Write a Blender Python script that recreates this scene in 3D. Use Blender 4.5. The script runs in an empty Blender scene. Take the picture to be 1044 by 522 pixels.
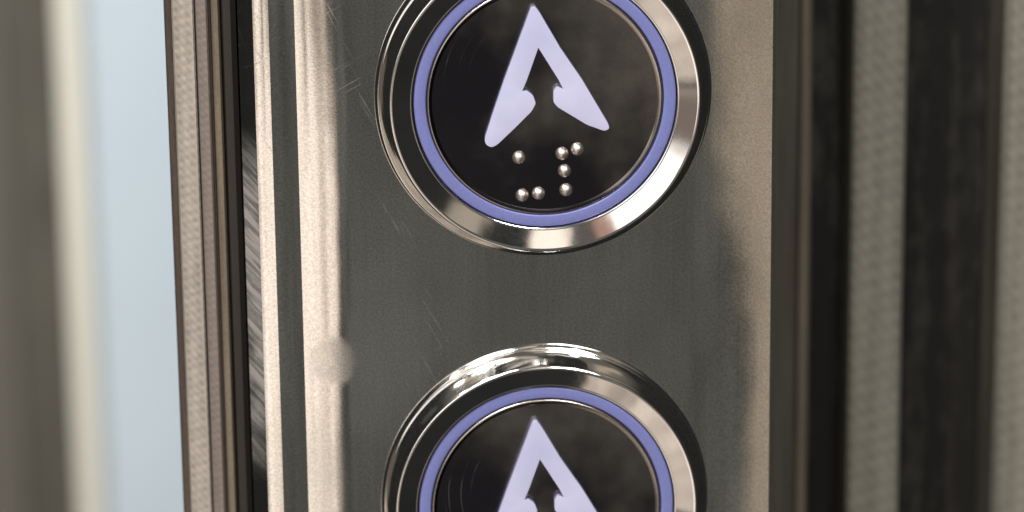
import bpy, bmesh, math, random
from mathutils import Matrix, Vector, noise
random.seed(7)
U = 0.018                                  # metres: outer radius of one button
sc = bpy.context.scene
col = sc.collection
R = math.radians

# ------------------------------------------------------------------ nodes
class NT:
    def __init__(s, tree):
        s.t = tree; s.n = tree.nodes; s.l = tree.links
    def put(s, sock, v):
        if isinstance(v, bpy.types.NodeSocket): s.l.new(v, sock)
        elif isinstance(v, (tuple, list)) and len(v) == 3 and len(sock.default_value) == 4: sock.default_value = (*v, 1)
        else: sock.default_value = v
    def m(s, op, a, b=None, c=None, clamp=False):
        n = s.n.new('ShaderNodeMath'); n.operation = op; n.use_clamp = clamp
        for i, v in enumerate((a, b, c)):
            if v is not None: s.put(n.inputs[i], v)
        return n.outputs[0]
    def step(s, x, lo, hi):                # 0 below lo, 1 above hi, smooth
        n = s.n.new('ShaderNodeMapRange'); n.interpolation_type = 'SMOOTHSTEP'
        s.put(n.inputs['Value'], x); s.put(n.inputs['From Min'], lo); s.put(n.inputs['From Max'], hi)
        return n.outputs[0]
    def band(s, x, a, b, soft):            # 1 between a and b
        return s.m('MULTIPLY', s.step(x, a - soft, a + soft), s.m('SUBTRACT', 1.0, s.step(x, b - soft, b + soft)))
    def mix(s, f, a, b):
        n = s.n.new('ShaderNodeMix'); n.data_type = 'RGBA'
        s.put(n.inputs[0], f); s.put(n.inputs[6], a); s.put(n.inputs[7], b)
        return n.outputs[2]
    def noise(s, vec, scale, detail=3, rough=.5, dim='3D'):
        n = s.n.new('ShaderNodeTexNoise'); n.noise_dimensions = dim
        s.put(n.inputs['Vector'], vec); n.inputs['Scale'].default_value = scale
        n.inputs['Detail'].default_value = detail; n.inputs['Roughness'].default_value = rough
        return n.outputs[0]
    def mapping(s, vec, scale=(1, 1, 1), rot=(0, 0, 0), loc=(0, 0, 0)):
        n = s.n.new('ShaderNodeMapping'); s.put(n.inputs[0], vec)
        n.inputs['Scale'].default_value = scale; n.inputs['Rotation'].default_value = rot; n.inputs['Location'].default_value = loc
        return n.outputs[0]
    def xyz(s, vec):
        n = s.n.new('ShaderNodeSeparateXYZ'); s.put(n.inputs[0], vec); return n.outputs
    def bump(s, h, strength, dist, normal=None):
        n = s.n.new('ShaderNodeBump'); n.inputs['Strength'].default_value = strength; n.inputs['Distance'].default_value = dist
        s.put(n.inputs['Height'], h)
        if normal: s.put(n.inputs['Normal'], normal)
        return n.outputs[0]

def material(name, base=(.5, .5, .5), metal=0., rough=.4, build=None, **kw):
    m = bpy.data.materials.new(name); m.use_nodes = True
    t = NT(m.node_tree); b = m.node_tree.nodes['Principled BSDF']
    b.inputs['Base Color'].default_value = (*base, 1); b.inputs['Metallic'].default_value = metal
    b.inputs['Roughness'].default_value = rough
    for k, v in kw.items(): t.put(b.inputs[k.replace('_', ' ')], v)
    if build:
        tc = m.node_tree.nodes.new('ShaderNodeTexCoord')
        build(t, b, tc.outputs['Object'])
    return m

# ------------------------------------------------------------------ materials
def build_polished(t, b, co):
    # coordinates in button radii: x right, z up
    o = t.mapping(co, (1/U,)*3)
    x, y, z = t.xyz(o)
    streak = t.noise(t.mapping(o, (26, 1, .7)), 1.0, 4, .6)
    cloud = t.noise(t.mapping(o, (1.3, 1, .6)), 1.0, 3, .55)
    grain = t.step(t.noise(o, 75, 2, .75), .28, .72)
    # a rougher, tinted round smudge beside the left edge of the plate
    dx = t.m('SUBTRACT', x, -1.285); dz = t.m('SUBTRACT', z, -1.63)
    d = t.m('SQRT', t.m('ADD', t.m('MULTIPLY', dx, dx), t.m('MULTIPLY', dz, dz)))
    spot = t.m('MULTIPLY', t.m('SUBTRACT', 1.0, t.step(t.m('ADD', d, t.m('MULTIPLY', t.noise(o, 6, 3, .6), .07)), .145, .215)), t.m('ADD', .10, t.m('MULTIPLY', t.noise(o, 9, 3, .6), .30)))
    rough = t.m('ADD', .045, t.m('MULTIPLY', streak, .05))
    rough = t.m('ADD', rough, t.m('MULTIPLY', t.step(cloud, .5, .75), .05))
    rough = t.m('ADD', rough, t.m('MULTIPLY', spot, .5))
    t.put(b.inputs['Roughness'], rough)
    c = t.mix(t.m('ADD', t.m('MULTIPLY', streak, .45), t.m('MULTIPLY', grain, .55)), (.43, .43, .41), (.86, .85, .815))
    # fine slanted scuffs where the rounded edge has been rubbed
    w = t.noise(t.mapping(t.mapping(o, (1, 1, 1), (0, R(-40), 0)), (3.0, 3, 42)), 1.0, 3, .6)
    zone = t.m('MULTIPLY', t.band(x, -1.81, -1.700, .02), t.band(z, -2.15, -.45, .3))
    zone = t.m('MULTIPLY', zone, t.step(t.noise(o, 1.7, 2), .33, .5))
    scuff = t.m('MULTIPLY', zone, t.m('ADD', .3, t.m('MULTIPLY', t.step(w, .36, .62), .65)))
    s1 = t.noise(t.mapping(t.mapping(o, (1, 1, 1), (0, R(28), 0)), (60, 1, 1.4)), 1.0, 2, .5)
    s2 = t.noise(t.mapping(t.mapping(o, (1, 1, 1), (0, R(-62), 0)), (70, 1, 1.8)), 1.0, 2, .5)
    patch = t.step(t.noise(o, 2.2, 2), .52, .66)
    hair = t.m('MULTIPLY', t.m('MAXIMUM', t.step(s1, .63, .69), t.step(s2, .64, .70)), t.m('MULTIPLY', patch, .5))
    rough = t.m('ADD', rough, t.m('MULTIPLY', hair, .35)); t.put(b.inputs['Roughness'], rough)
    c = t.mix(t.m('MULTIPLY', t.step(cloud, .45, .75), .35), c, (.36, .37, .35))
    c2 = t.mix(t.m('MULTIPLY', spot, .5), c, (.62, .58, .52))
    t.put(b.inputs['Base Color'], t.mix(scuff, c2, (.44, .40, .39)))
    t.put(b.inputs['Metallic'], t.m('SUBTRACT', 1.0, t.m('ADD', t.m('MULTIPLY', scuff, .75), t.m('MULTIPLY', spot, .22))))
    hgt = t.m('ADD', t.m('MULTIPLY', streak, .5), t.m('MULTIPLY', grain, .2))
    wob = t.noise(t.mapping(o, (1.0, 1, .9)), 1.1, 2, .5)
    n1 = t.bump(hgt, .22, .00001)
    t.put(b.inputs['Normal'], t.bump(wob, .25, .00028, n1))
M_plate = material('mirror_steel', metal=1, build=build_polished)

def build_chrome(t, b, co):
    o = t.mapping(co, (1/U,)*3)
    n = t.noise(o, 2.6, 2); g = t.noise(o, 45, 2, .6)
    t.put(b.inputs['Roughness'], t.m('ADD', .05, t.m('MULTIPLY', g, .07)))
    t.put(b.inputs['Normal'], t.bump(g, .04, .00001, t.bump(n, .2, .0003)))
M_chrome = material('chrome', (.86, .87, .87), 1, .08, build_chrome)
M_satin = material('satin_steel_edge', (.42, .39, .36), 1, .25)

def build_face(t, b, co):
    o = t.mapping(co, (1/U,)*3)
    x, y, z = t.xyz(o)
    wp = t.n.new('ShaderNodeNewGeometry').outputs['Position']
    on = t.mapping(wp, (1/U,)*3)                          # place on the panel: scratches and tone differ on every face
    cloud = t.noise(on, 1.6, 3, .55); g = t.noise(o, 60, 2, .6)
    c = t.mix(t.step(t.m('ADD', cloud, t.m('MULTIPLY', t.m('ADD', x, z), .22)), .38, .80), (.085, .082, .10), (.44, .42, .39))  # mottled reflection painted into the colour, lighter toward the upper right
    dx = t.m('SUBTRACT', x, -.02); dz = t.m('SUBTRACT', z, .10)
    d = t.m('SQRT', t.m('ADD', t.m('MULTIPLY', dx, dx), t.m('MULTIPLY', dz, dz)))
    ang = t.m('ARCTAN2', dz, dx)
    scr = None
    for r0, a0, a1 in ((.50, 2.55, 3.55), (.575, 2.75, 3.9), (.44, 2.5, 3.0), (.60, 3.2, 3.75)):
        s_ = t.m('MULTIPLY', t.band(d, r0 - .002, r0 + .002, .002), t.band(ang if a1 < 3.14 else t.m('ADD', ang, t.m('MULTIPLY', t.m('LESS_THAN', ang, 0), 6.2832)), a0, a1, .2))
        scr = s_ if scr is None else t.m('MAXIMUM', scr, s_)
    scr = t.m('MULTIPLY', scr, t.m('MULTIPLY', t.step(t.noise(on, 2.6, 3, .6), .42, .62), .26))
    t.put(b.inputs['Base Color'], t.mix(scr, t.mix(g, c, t.mix(.35, c, (.0, .0, .0))), (.75, .75, .8)))
    t.put(b.inputs['Roughness'], t.m('ADD', t.m('ADD', .12, t.m('MULTIPLY', cloud, .16)), t.m('MULTIPLY', scr, .5)))
    t.put(b.inputs['Normal'], t.bump(g, .3, .00001))
M_face = material('dark_mirror_face', (.1, .1, .1), 1, .15, build_face)

def grainy(c0, c1, scale=40, rough=.35):
    def f(t, b, co):
        o = t.mapping(co, (1/U,)*3)
        g = t.noise(o, scale, 3, .65)
        t.put(b.inputs['Base Color'], t.mix(g, c0, c1))
        t.put(b.inputs['Normal'], t.bump(g, .12, .00002))
    return f
M_blue = material('violet_blue_plastic', rough=.38, build=grainy((.125, .145, .37), (.19, .21, .46)))
M_white = material('milky_lilac_plastic', rough=.32, build=grainy((.36, .385, .62), (.60, .60, .77), 1.7))
M_gap = material('black_gap', (.022, .019, .016), 0, .6)
M_dot = material('worn_steel_dot', (.74, .67, .63), 1, .42)

def linen(base0, base1, metal, rough, scale=1.0, strength=.6):
    def f(t, b, co):
        o = t.mapping(co, (1/U,)*3)
        x, y, z = t.xyz(o)
        k = 100 * scale
        rib = t.m('SINE', t.m('MULTIPLY', x, k))
        dash = t.m('SINE', t.m('ADD', t.m('MULTIPLY', z, 128 * scale), t.m('MULTIPLY', x, 60 * scale)))
        p = t.m('ADD', t.m('MULTIPLY', rib, dash), t.m('MULTIPLY', rib, .4))
        n = t.m('ADD', t.m('MULTIPLY', t.noise(o, 42*min(1, scale*1.2), 3, .65), .6), t.m('MULTIPLY', t.noise(o, 13, 2, .6), .4))
        long = t.noise(t.mapping(o, (9, 9, .35)), 1.0, 3, .6)
        h = t.m('ADD', t.m('MULTIPLY', p, .20), t.m('MULTIPLY', n, 1.4))
        f0 = t.m('ADD', t.m('MULTIPLY', h, .42), t.m('MULTIPLY', long, .45), clamp=True)
        t.put(b.inputs['Base Color'], t.mix(f0, base0, base1))
        t.put(b.inputs['Normal'], t.bump(h, strength, .00006))
    return material('embossed_steel', metal=metal, rough=rough, build=f)
M_linen = linen((.11, .095, .082), (.72, .66, .59), .35, .5, .85)
M_linen2 = linen((.105, .085, .075), (.36, .31, .28), .35, .5)
M_pil = linen((.07, .07, .056), (.50, .49, .42), .35, .55, .42, 1.0)
def streaky(c0, c1, sx=9., sz=.5):
    def f(t, b, co):
        o = t.mapping(co, (1/U,)*3)
        s_ = t.noise(t.mapping(o, (sx, sx, sz)), 1.0, 4, .6); g = t.noise(o, 38, 2, .6)
        t.put(b.inputs['Base Color'], t.mix(t.step(t.m('ADD', t.m('MULTIPLY', s_, .75), t.m('MULTIPLY', g, .3)), .3, .75), c0, c1))
        t.put(b.inputs['Normal'], t.bump(g, .25, .00003))
    return f
M_bronze = material('bronze_trim', metal=.7, rough=.4, build=streaky((.30, .25, .19), (.54, .455, .35)))
M_dark = material('dark_bronze', metal=.3, rough=.42, build=streaky((.004, .004, .004), (.018, .017, .015)))
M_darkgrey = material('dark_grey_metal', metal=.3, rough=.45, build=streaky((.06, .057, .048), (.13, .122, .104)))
M_brown = material('brown_bead', metal=.3, rough=.5, build=streaky((.11, .095, .075), (.24, .205, .16)))
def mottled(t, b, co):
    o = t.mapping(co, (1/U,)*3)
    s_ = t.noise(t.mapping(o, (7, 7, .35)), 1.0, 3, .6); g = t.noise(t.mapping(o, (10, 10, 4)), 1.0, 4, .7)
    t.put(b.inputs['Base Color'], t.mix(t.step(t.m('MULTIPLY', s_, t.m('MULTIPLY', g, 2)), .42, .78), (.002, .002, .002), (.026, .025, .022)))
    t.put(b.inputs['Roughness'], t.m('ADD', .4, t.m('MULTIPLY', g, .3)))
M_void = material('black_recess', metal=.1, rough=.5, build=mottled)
M_edge = material('umber_edge', metal=.2, rough=.5, build=streaky((.05, .038, .032), (.11, .085, .07)))
M_cream = material('cream_paint', rough=.55, build=grainy((.74, .725, .64), (.80, .785, .70), 6))
M_pillar = material('taupe_paint', rough=.6, build=streaky((.052, .05, .04), (.10, .095, .078), 1.2, .5))
M_pillar2 = material('grey_paint', rough=.6, build=grainy((.085, .08, .068), (.115, .11, .094), 4))
def build_wall(t, b, co):
    x, y, z = t.xyz(co)
    n = t.noise(t.mapping(co, (1, 1, 1.6)), 6, 3, .5)
    t.put(b.inputs['Base Color'], t.mix(n, (.47, .58, .675), (.57, .67, .75)))
M_wall = material('pale_blue_paint', rough=.7, build=build_wall)

# ------------------------------------------------------------------ mesh helpers
def P(x, h, z): return (x*U, -h*U, z*U)
def link(name, bm, mats, parent=None, smooth=True):
    bmesh.ops.recalc_face_normals(bm, faces=bm.faces)
    me = bpy.data.meshes.new(name); bm.to_mesh(me); bm.free()
    for m in (mats if isinstance(mats, (list, tuple)) else [mats]): me.materials.append(m)
    if smooth:
        for p in me.polygons: p.use_smooth = True
    o = bpy.data.objects.new(name, me); col.objects.link(o)
    if parent: o.parent = parent
    return o
def tag(o, label=None, cat=None, group=None, kind=None):
    if label: o['label'] = label
    if cat: o['category'] = cat
    if group: o['group'] = group
    if kind: o['kind'] = kind
    return o
def empty(name, loc=(0, 0, 0)):
    o = bpy.data.objects.new(name, None); o.location = loc; o.empty_display_size = .01; col.objects.link(o); return o

def lathe(profile, seg=192, closed=False, wob=0.):
    """profile (r, h, crease) about the -Y axis; a crease splits the shading there"""
    bm = bmesh.new(); rings = []
    def ring(r, h):
        return [bm.verts.new(P(r*math.cos(a), h, r*math.sin(a))) for a in (2*math.pi*i/seg for i in range(seg))]
    prev = ring(*profile[0][:2])
    for k in range(1, len(profile)):
        r, h = profile[k][:2]; cur = ring(r, h)
        for i in range(seg):
            j = (i+1) % seg
            bm.faces.new((prev[i], prev[j], cur[j], cur[i]))
        prev = ring(r, h) if len(profile[k]) > 2 else cur
    return bm
def rounded(pts, n=5):                      # corner rounding: (x, y, radius)
    out = []
    for i, (x, y, r) in enumerate(pts):
        if r <= 0: out.append((x, y)); continue
        a = Vector(pts[i-1][:2]) - Vector((x, y)); c = Vector(pts[(i+1) % len(pts)][:2]) - Vector((x, y))
        p0 = Vector((x, y)) + a.normalized()*min(r, a.length*.48); p1 = Vector((x, y)) + c.normalized()*min(r, c.length*.48)
        for k in range(n+1):
            t = k/n; q = (1-t)**2*p0 + 2*t*(1-t)*Vector((x, y)) + t*t*p1; out.append((q.x, q.y))
    return out

def extrude_profile(segs, z0, z1, nz=1, wave=None):
    """segs: list of (points [(x,h)], material index); points in one segment shade smoothly"""
    bm = bmesh.new()
    zs = [z0 + (z1-z0)*i/nz for i in range(nz+1)]
    for pts, mi in segs:
        cols = [[bm.verts.new(P(x, h + (wave(x, z) if wave else 0), z)) for z in zs] for x, h in pts]
        for a, b in zip(cols, cols[1:]):
            for i in range(nz):
                f = bm.faces.new((a[i], a[i+1], b[i+1], b[i])); f.material_index = mi
    return bm
def cap(bm, outline, z, mi):
    f = bm.faces.new([bm.verts.new(P(x, h, z)) for x, h in outline]); f.material_index = mi

def curve(x0, h0, x1, a0, a1, n=10):
    """from x0 to x1 with the outward tilt (degrees, + leans right) going a0 -> a1"""
    pts = [(x0, h0)]; h = h0
    for i in range(n):
        t = (i+.5)/n; a = R(a0 + (a1-a0)*t); dx = (x1-x0)/n
        h -= math.tan(a)*dx; pts.append((x0 + dx*(i+1), h))
    return pts

def fix_normals(o):                         # every profile faces the camera side (-Y) or outwards
    bm = bmesh.new(); bm.from_mesh(o.data)
    for f in bm.faces:
        if f.normal.y > 1e-6: f.normal_flip()
    bm.to_mesh(o.data); bm.free()

ZT, ZB = 3.6, -6.4                          # top and bottom of the modelled length

# ------------------------------------------------------------------ face plate
def face_plate():
    right1 = curve(.86, 0, 1.372, 0, 4.1, 26)
    flat = [(-1.16 + (.86+1.16)*i/20, 0) for i in range(21)]
    B = curve(-1.16, 0, -1.461, 0, -11, 26)
    xB, hB = B[-1]
    C = curve(xB, hB, -1.613, 4.2, 0.6, 6)
    D = curve(C[-1][0], C[-1][1], -1.706, -6.5, -12, 8)
    Eg = curve(D[-1][0], D[-1][1], -1.795, -47, -52, 8)
    xE, hE = Eg[-1]
    xr, hr = right1[-1]
    right_edge = curve(xr, hr, 1.425, 52, 84, 8)
    xq, hq = right_edge[-1]
    main = list(reversed(B)) + flat[1:] + right1[1:]
    segs = [(main, 0), (list(reversed(C)), 0), (list(reversed(D)), 0), (list(reversed(Eg)), 0),
            ([(xE, -3.4), (xE, hE)], 1), (right_edge, 2), ([(xq, hq), (xq, -3.4)], 1)]
    bm = extrude_profile(segs, ZB, ZT, 1)
    outline = [(xE, -3.4)] + list(reversed(Eg)) + list(reversed(D)) + list(reversed(C)) + main + right_edge + [(xq, -3.4)]
    cap(bm, outline, ZT, 1); cap(bm, outline, ZB, 1)
    return bm
tpanel = empty('elevator_call_station', P(-.2, -3.4, ZB))
o = link('face_plate', face_plate(), [M_plate, M_dark, M_darkgrey], smooth=True)
bmx = bmesh.new(); bmx.from_mesh(o.data)
for f in bmx.faces:
    if f.normal.y > 1e-5 and abs(f.normal.z) < .5: f.normal_flip()
bmx.to_mesh(o.data); bmx.free()
for p in o.data.polygons:
    if abs(p.normal.z) > .5: p.use_smooth = False
def adopt(child, parent):
    child.parent = parent; child.matrix_parent_inverse = Matrix.Translation(parent.location).inverted()
adopt(o, tpanel)
tag(tpanel, 'polished steel control panel with rounded edges carrying two round arrow buttons', 'control panel')

# ------------------------------------------------------------------ buttons
ARROW = [(-.081,.5731),(-.0551,.5783),(-.0296,.5423),(.0896,.3266),(.2155,.1331),(.3709,-.1433),(.3766,-.1705),(.3475,-.1846),(.243,-.1425),(.0695,-.0297),(.0466,.0008),(.0471,.0664),(.0705,.0926),(.1051,.0767),(.0766,.137),(-.0402,.3331),(-.1084,.1423),(-.1381,.0717),(-.1091,.0739),(-.0747,.0461),(-.0578,-.0022),(-.0814,-.0493),(-.1869,-.1539),(-.2866,-.247),(-.3217,-.267),(-.3592,-.2448),(-.3616,-.2088),(-.3072,-.0427),(-.2413,.1461),(-.1402,.4157)]
DOTS = [(-.1586,-.3436),(.0979,-.3271),(.1884,-.3027),(.1117,-.4332),(.1196,-.5516),(-.1407,-.577),(-.0442,-.5678)]
def arrow_bm():
    rad = {0:.012,1:.012,5:.02,6:.02,7:.02,9:.02,10:.012,11:.012,12:.012,13:.004,15:.004,17:.006,18:.012,19:.012,20:.012,21:.02,24:.02,25:.02,26:.02}
    pts = rounded([(x, y, rad.get(i, .015)) for i, (x, y) in enumerate(ARROW)], 4)
    bm = bmesh.new()
    v = [bm.verts.new(P(x, .146, y)) for x, y in pts]
    f = bm.faces.new(v); 
    r = bmesh.ops.extrude_face_region(bm, geom=[f])
    top = [g for g in r['geom'] if isinstance(g, bmesh.types.BMFace)][0]
    for w in top.verts: w.co.y = -.198*U
    bm.normal_update()
    bmesh.ops.bevel(bm, geom=list(top.edges), offset=.024*U, segments=5, profile=.5, affect='EDGES', clamp_overlap=True)
    bmesh.ops.triangulate(bm, faces=[f for f in bm.faces if len(f.verts) > 4])
    return bm
def dome_bm():
    bm = bmesh.new(); n, m = 20, 7; r = .0395
    rings = []
    for k in range(m):
        a = math.pi/2*k/m
        rings.append([bm.verts.new(P(r*math.cos(a)*math.cos(t), .147 + .038*math.sin(a), r*1.02*math.cos(a)*math.sin(t))) for t in (2*math.pi*i/n for i in range(n))])
    top = bm.verts.new(P(0, .185, 0))
    for a, b in zip(rings, rings[1:]):
        for i in range(n): bm.faces.new((a[i], a[(i+1) % n], b[(i+1) % n], b[i]))
    for i in range(n): bm.faces.new((rings[-1][i], rings[-1][(i+1) % n], top))
    return bm

def make_button():
    t = empty('call_button')
    # bezel: low flange, rounded outer wall, lip, dished inner slope
    prof = [(1.004, -.01), (1.004, .006), (.998, .020), (.989, .029), (.982, .033, 1)]
    prof += [(.984, .070), (.974, .098), (.961, .125), (.948, .148), (.936, .168), (.927, .184)]
    prof += [(.918, .1975), (.908, .1985), (.899, .196, 1), (.796, .1615, 1), (.790, .162), (.784, .158, 1), (.781, .13)]
    link('bezel', lathe(prof), M_chrome, t)
    link('gasket', lathe([(.784, .128), (.66, .128)]), M_gap, t)
    link('light_ring', lathe([(.776, .128), (.776, .142), (.770, .149), (.764, .1505), (.714, .1505), (.708, .149), (.704, .143), (.704, .128)]), M_blue, t)
    fp = [(.699, .128), (.699, .146), (.694, .1515), (.688, .1525, 1), (.676, .1505), (.668, .147, 1)] + [(.668*(1-k/6), .147) for k in range(1, 6)] + [(.0005, .147)]
    f = link('button_face', lathe(fp), [M_face, M_satin], t)
    for p in f.data.polygons:
        c = p.center; rr = math.hypot(c.x, c.z)/U
        if rr > .685: p.material_index = 1
    link('arrow', arrow_bm(), M_white, f)
    first = None
    for x, y in DOTS:
        if first is None: d = first = link('braille_dot', dome_bm(), M_dot, f)
        else:
            d = first.copy(); col.objects.link(d); d.parent = f
        d.location = P(x, 0, y)
    return t
btn = make_button()
def copy_tree(o, parent=None):
    c = o.copy(); col.objects.link(c); c.parent = parent
    for ch in list(o.children): copy_tree(ch, c)
    return c
btn2 = copy_tree(btn)
btn2.location = P(-.0142, 0, -2.5651)
tag(btn, 'upper round call button with white arrow, violet ring and seven braille dots in view', 'button', 'round call buttons')
tag(btn2, 'lower round call button, cut off by the bottom edge so only its top half shows', 'button', 'round call buttons')

# ------------------------------------------------------------------ strips beside the plate
def strip(name, parts, label, cat, back, z0=ZB, z1=ZT, group=None):
    """parts: list of (part name, profile points, material)"""
    x0 = parts[0][1][0][0]
    root = empty(name, P(x0, back, z0))
    for pn, pts, m in parts:
        segs = [([a, b], 0) for a, b in zip(pts, pts[1:])]
        bm = extrude_profile(segs, z0, z1, 1)
        outline = list(pts)
        xa, xb = pts[0][0], pts[-1][0]
        if abs(pts[-1][1]-back) > 1e-6: outline.append((xb, back))
        if abs(pts[0][1]-back) > 1e-6: outline.append((xa, back))
        cap(bm, outline, z1, 0); cap(bm, outline, z0, 0)
        # closed sides and back
        for a, b in zip(outline[len(pts)-1:], outline[len(pts):] + [outline[0]]):
            f = bm.faces.new([bm.verts.new(P(*q)) for q in ((a[0], a[1], z0), (a[0], a[1], z1), (b[0], b[1], z1), (b[0], b[1], z0))])
        bmesh.ops.remove_doubles(bm, verts=bm.verts, dist=1e-7)
        bmesh.ops.recalc_face_normals(bm, faces=bm.faces)
        o_ = link(pn, bm, m, None, smooth=False); adopt(o_, root)
    tag(root, label, cat, group)
    return root

strip('door_jamb', [
    ('edge_trim', [(-2.236, -.42), (-2.222, -.32), (-2.190, -.30)], M_edge),
    ('embossed_face', [(-2.188, -.30), (-2.178, -.27), (-2.064, -.27), (-2.055, -.29)], M_linen),
    ('return_face', [(-2.053, -.325), (-2.045, -.30), (-1.985, -.30), (-1.974, -.32)], M_linen2),
    ('bronze_bead', [(-1.958, -.35), (-1.952, -.32), (-1.938, -.305), (-1.915, -.31), (-1.903, -.345)], M_bronze),
    ('groove', [(-1.972, -.34), (-1.960, -.34)], M_edge),
    ('dark_strip', [(-1.901, -.37), (-1.885, -.33), (-1.84, -.31), (-1.808, -.33), (-1.798, -.40)], M_gap),  # near-black strip put in to keep this gap dark, without reflections
], 'narrow embossed beige steel jamb with a bronze bead, left of the polished panel', 'door jamb', -3.4)

strip('wall_channel', [
    ('flat_band', [(1.43, -3.0), (1.955, -3.0)], M_darkgrey),
    ('brown_bead', [(1.957, -3.02), (1.975, -2.97), (2.03, -2.97), (2.052, -3.02)], M_brown),
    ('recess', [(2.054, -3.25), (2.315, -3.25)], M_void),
], 'dark bronze channel with a thin brown bead between polished panel and grey column', 'wall trim', -3.6)

strip('wall_column', [
    ('column_face', [(2.317, -3.1), (2.335, -3.0), (2.36, -2.985), (2.665, -2.985), (2.69, -3.0), (2.715, -3.1)], M_pil),
], 'grey embossed steel column standing between two dark recesses', 'column', -3.8)

strip('dark_panel', [
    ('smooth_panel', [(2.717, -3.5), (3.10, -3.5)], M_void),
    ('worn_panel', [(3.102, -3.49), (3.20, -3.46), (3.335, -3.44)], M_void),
], 'black vertical panel with faint worn streaks right of the grey column', 'wall panel', -3.9)

strip('edge_column', [
    ('column_side', [(3.337, -3.40), (3.42, -3.28)], M_darkgrey),  # darker grey strip along the column's left side
    ('column_face', [(3.422, -3.28), (3.47, -3.24), (4.4, -3.24), (4.6, -3.4)], M_pil),
], 'grey embossed column cut off by the right edge of the photo', 'column', -3.9)

# blurred pillar and wall far behind
strip('door_frame', [
    ('outer_face', [(-8.0, -26.9), (-7.8, -26.3), (-5.17, -26.2)], M_pillar2),
    ('front_face', [(-5.166, -26.1), (-5.11, -26.0), (-4.475, -26.0)], M_pillar),
    ('cream_edge', [(-4.472, -26.0), (-4.45, -25.97), (-4.19, -26.1), (-4.15, -26.5)], M_cream),
], 'blurred taupe door frame with a cream edge at the far left', 'door frame', -28, -30, 16)

bm = bmesh.new()
vs = [bm.verts.new(P(x, -45, z)) for x, z in ((-16, -50), (40, -50), (40, 24), (-16, 24))]
bm.faces.new(vs)
r = bmesh.ops.extrude_face_region(bm, geom=list(bm.faces))
for g in r['geom']:
    if isinstance(g, bmesh.types.BMVert): g.co.y += 1.5*U
w = link('back_wall', bm, M_wall, smooth=False); tag(w, kind='structure', label='pale blue wall, out of focus, seen through the gap at the left', cat='wall')

# ------------------------------------------------------------------ world: the lobby around, as seen in the polished steel
wd = bpy.data.worlds.new('World'); sc.world = wd; wd.use_nodes = True
t = NT(wd.node_tree); bg = wd.node_tree.nodes['Background']
tc = wd.node_tree.nodes.new('ShaderNodeTexCoord').outputs['Generated']
x, y, z = t.xyz(tc)
phi = t.m('MULTIPLY', t.m('ARCTAN2', x, t.m('MULTIPLY', y, -1.0)), 57.29578)
th = t.m('MULTIPLY', t.m('ARCSINE', z), 57.29578)
wn = t.noise(tc, 5.0, 3, .5); wn2 = t.noise(t.mapping(tc, loc=(3, 5, 7)), 5.0, 3, .5)
phw = t.m('ADD', phi, t.m('MULTIPLY', t.m('SUBTRACT', wn, .5), 5.0))
thw = t.m('ADD', th, t.m('MULTIPLY', t.m('SUBTRACT', wn2, .5), 7.0))
c = t.mix(t.noise(tc, 9, 4, .6), (.012, .012, .012), (.034, .033, .030))
lobby = t.n.new('ShaderNodeCombineXYZ'); t.put(lobby.inputs[0], t.m('MULTIPLY', phi, .22)); t.put(lobby.inputs[1], t.m('MULTIPLY', th, .07))
vn = t.noise(lobby.outputs[0], 1.0, 4, .6)                # noise put in to break up the reflections: tall uneven patches
vs_ = t.step(vn, .36, .62)
def box(a, b_, e, f, colr, soft=1.5, raw=False, softh=None):
    global c
    k = t.m('MULTIPLY', t.band(phi if raw else phw, a, b_, soft), t.band(th if raw else thw, e, f, softh or soft*1.5))
    c = t.mix(k, c, colr)
beige = t.mix(vs_, (.36, .285, .235), (.86, .72, .60)); pale = t.mix(vs_, (.98, .80, .67), (1.65, 1.42, 1.24))
box(-40, 14, -36, 12, t.mix(t.step(t.noise(tc, 20, 4, .65), .3, .7), (.058, .0575, .053), (.178, .174, .158)), 2)
left_edge = t.m('ADD', t.m('ADD', -4.3, t.m('MULTIPLY', t.step(th, -15.4, -12.8), -4.2)), t.m('MULTIPLY', t.step(th, -17, -21), -2.2))
def wall_box(a, off, e, f, colr, soft, softh):
    global c
    k = t.m('MULTIPLY', t.step(phw, a - soft, a + soft), t.m('SUBTRACT', 1.0, t.step(t.m('SUBTRACT', phi, t.m('ADD', left_edge, off)), -soft, soft)))
    c = t.mix(t.m('MULTIPLY', k, t.band(thw, e, f, softh)), c, colr)
wall_box(-52, 0, -75, -9, beige, .6, 3)              # lit beige wall on the left, low
wall_box(-24, t.m('ADD', -1.4, t.m('MULTIPLY', t.step(th, -15.8, -13.8), -6.5)), -30, -10, pale, .6, 2)
box(-18.2, -17.0, -14.8, -8, (.12, .09, .07), .3, raw=True, softh=.5)
box(-60, -24, -16, 0, (.20, .155, .13), 2)               # brown patch in it, added for the bezel's reflection
box(-38, -26, -18.6, -16.4, (.09, .08, .07), .6)
box(-44, -12, -3, 40, t.mix(vs_, (1.0, .88, .78), (2.3, 2.15, 2.0)), 1.5)                 # bright patch added for the white reflection on the bezel
box(-13, -8, 12, 40, (.42, .24, .18), 1)
box(-8, -1, 10, 40, (.10, .09, .08), 1)
box(-1, 8, 14, 40, (1.3, 1.1, .92), 1.2)
box(19, 27, 4, 30, (.42, .35, .27), 1.5)
edge = t.m('ADD', 13.2, t.m('MULTIPLY', t.step(th, -18.6, -15.2), -4.0))
k = t.m('MULTIPLY', t.step(t.m('SUBTRACT', phw, edge), -1.2, 1.4), t.m('MULTIPLY', t.m('SUBTRACT', 1.0, t.step(phi, 18, 21)), t.band(th, -30, -7, 3)))
c = t.mix(k, c, t.mix(t.noise(tc, 26, 3, .6), (.38, .30, .23), (.60, .49, .38)))   # dim wall on the right
box(-180, 180, 38, 91, (.16, .14, .12), .1, softh=5)      # ceiling
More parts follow.
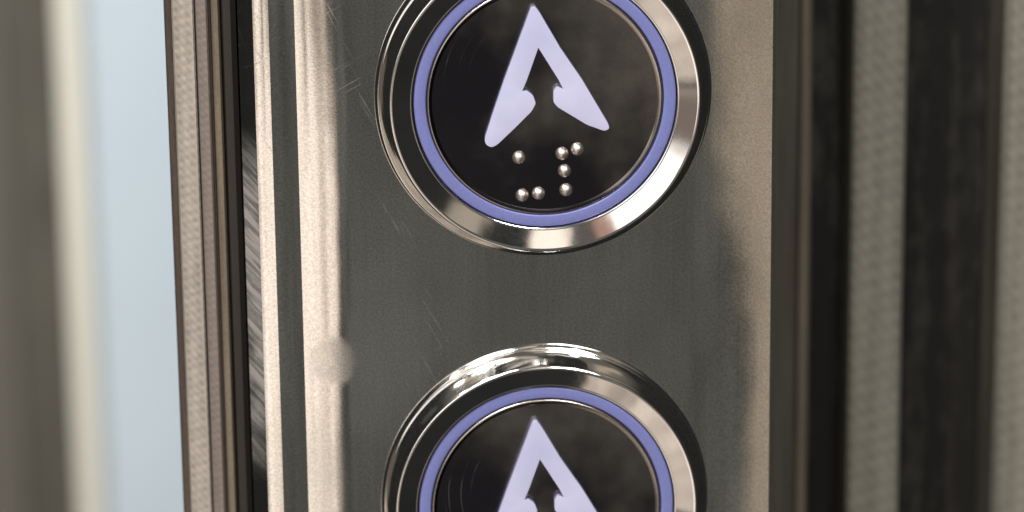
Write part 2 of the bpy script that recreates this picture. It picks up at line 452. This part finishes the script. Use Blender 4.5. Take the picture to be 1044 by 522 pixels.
for a in (-95, -70, -30, 0, 30, 60): box(a, a+8, 44, 58, (.70, .56, .42), 1.5)
t.put(bg.inputs[0], c); bg.inputs[1].default_value = 1.0

# ceiling lamps of the lobby, then added key and fill lights
def area(name, dirv, dist, size, power, colr, target=(0, 0, 0), size_y=None):
    l = bpy.data.lights.new(name, 'AREA'); l.energy = power; l.color = colr; l.size = size
    if size_y: l.shape = 'RECTANGLE'; l.size_y = size_y
    ob = bpy.data.objects.new(name, l); col.objects.link(ob)
    d = Vector(dirv).normalized(); ob.location = Vector(target) + d*dist
    ob.rotation_euler = (-d).to_track_quat('-Z', 'Y').to_euler()
    return ob
tg = P(-.1, 0, -1.3)
for k, (dv, sz, pw) in enumerate((((-.43, -.33, .81), .14, 2.8), ((-.24, -.34, .90), .12, 2.2), ((-.62, -.30, .70), .07, 1.0), ((.30, -.42, .84), .05, .5), ((-.47, -.05, .88), .08, .8))):
    area('ceiling_lamp', dv, 1.0, sz, pw, (1, .95, .88), tg)
area('added_key_light', (-.75, -1.0, 1.5), 1.3, .30, 10, (1, .96, .93), tg)  # added key light for the plastic arrow and ring, not a known fixture
area('added_strip_fill', (.25, -1.0, .85), .9, .25, 4.2, (1, .97, .92), P(3.0, -3, -1.2))  # added fill that lifts the strips and columns on the right
area('added_back_wall_fill', (0.1, -.5, 1), 1.1, .5, 11, (1, .99, .97), P(-3, -45, -14))  # unseen light added to brighten the pale blue back wall

# ------------------------------------------------------------------ camera
cx, cy, D, a, b, c_, fpx = -1.5367, -5.5735, 21.2738, -.2991, .0629, -.0119, 3783.1
ca, sa, cb, sb, cc, s_c = math.cos(a), math.sin(a), math.cos(b), math.sin(b), math.cos(c_), math.sin(c_)
Rx = Matrix(((1, 0, 0), (0, ca, -sa), (0, sa, ca))); Ry = Matrix(((cb, 0, sb), (0, 1, 0), (-sb, 0, cb))); Rz = Matrix(((cc, -s_c, 0), (s_c, cc, 0), (0, 0, 1)))
RR = Rz @ Rx @ Ry
mp = lambda v: Vector((v[0], -v[2], -v[1]))
X, Yv, Z = mp(RR[0]), -mp(RR[1]), mp(RR[2])
cam = bpy.data.cameras.new('camera'); co = bpy.data.objects.new('camera', cam); col.objects.link(co)
co.matrix_world = Matrix(((X[0], Yv[0], Z[0], cx*U), (X[1], Yv[1], Z[1], -D*U), (X[2], Yv[2], Z[2], -cy*U), (0, 0, 0, 1)))
cam.sensor_width = 36; cam.lens = fpx/1044*36; cam.clip_start = .01; cam.clip_end = 50
cam.dof.use_dof = True
cam.dof.focus_distance = (Vector(P(0, .15, -.3)) - co.location).dot(-Z)
cam.dof.aperture_fstop = cam.lens/1000/.0064
sc.camera = co
sc.view_settings.view_transform = 'Standard'; sc.view_settings.look = 'None'
sc.view_settings.exposure = 0; sc.view_settings.gamma = 1
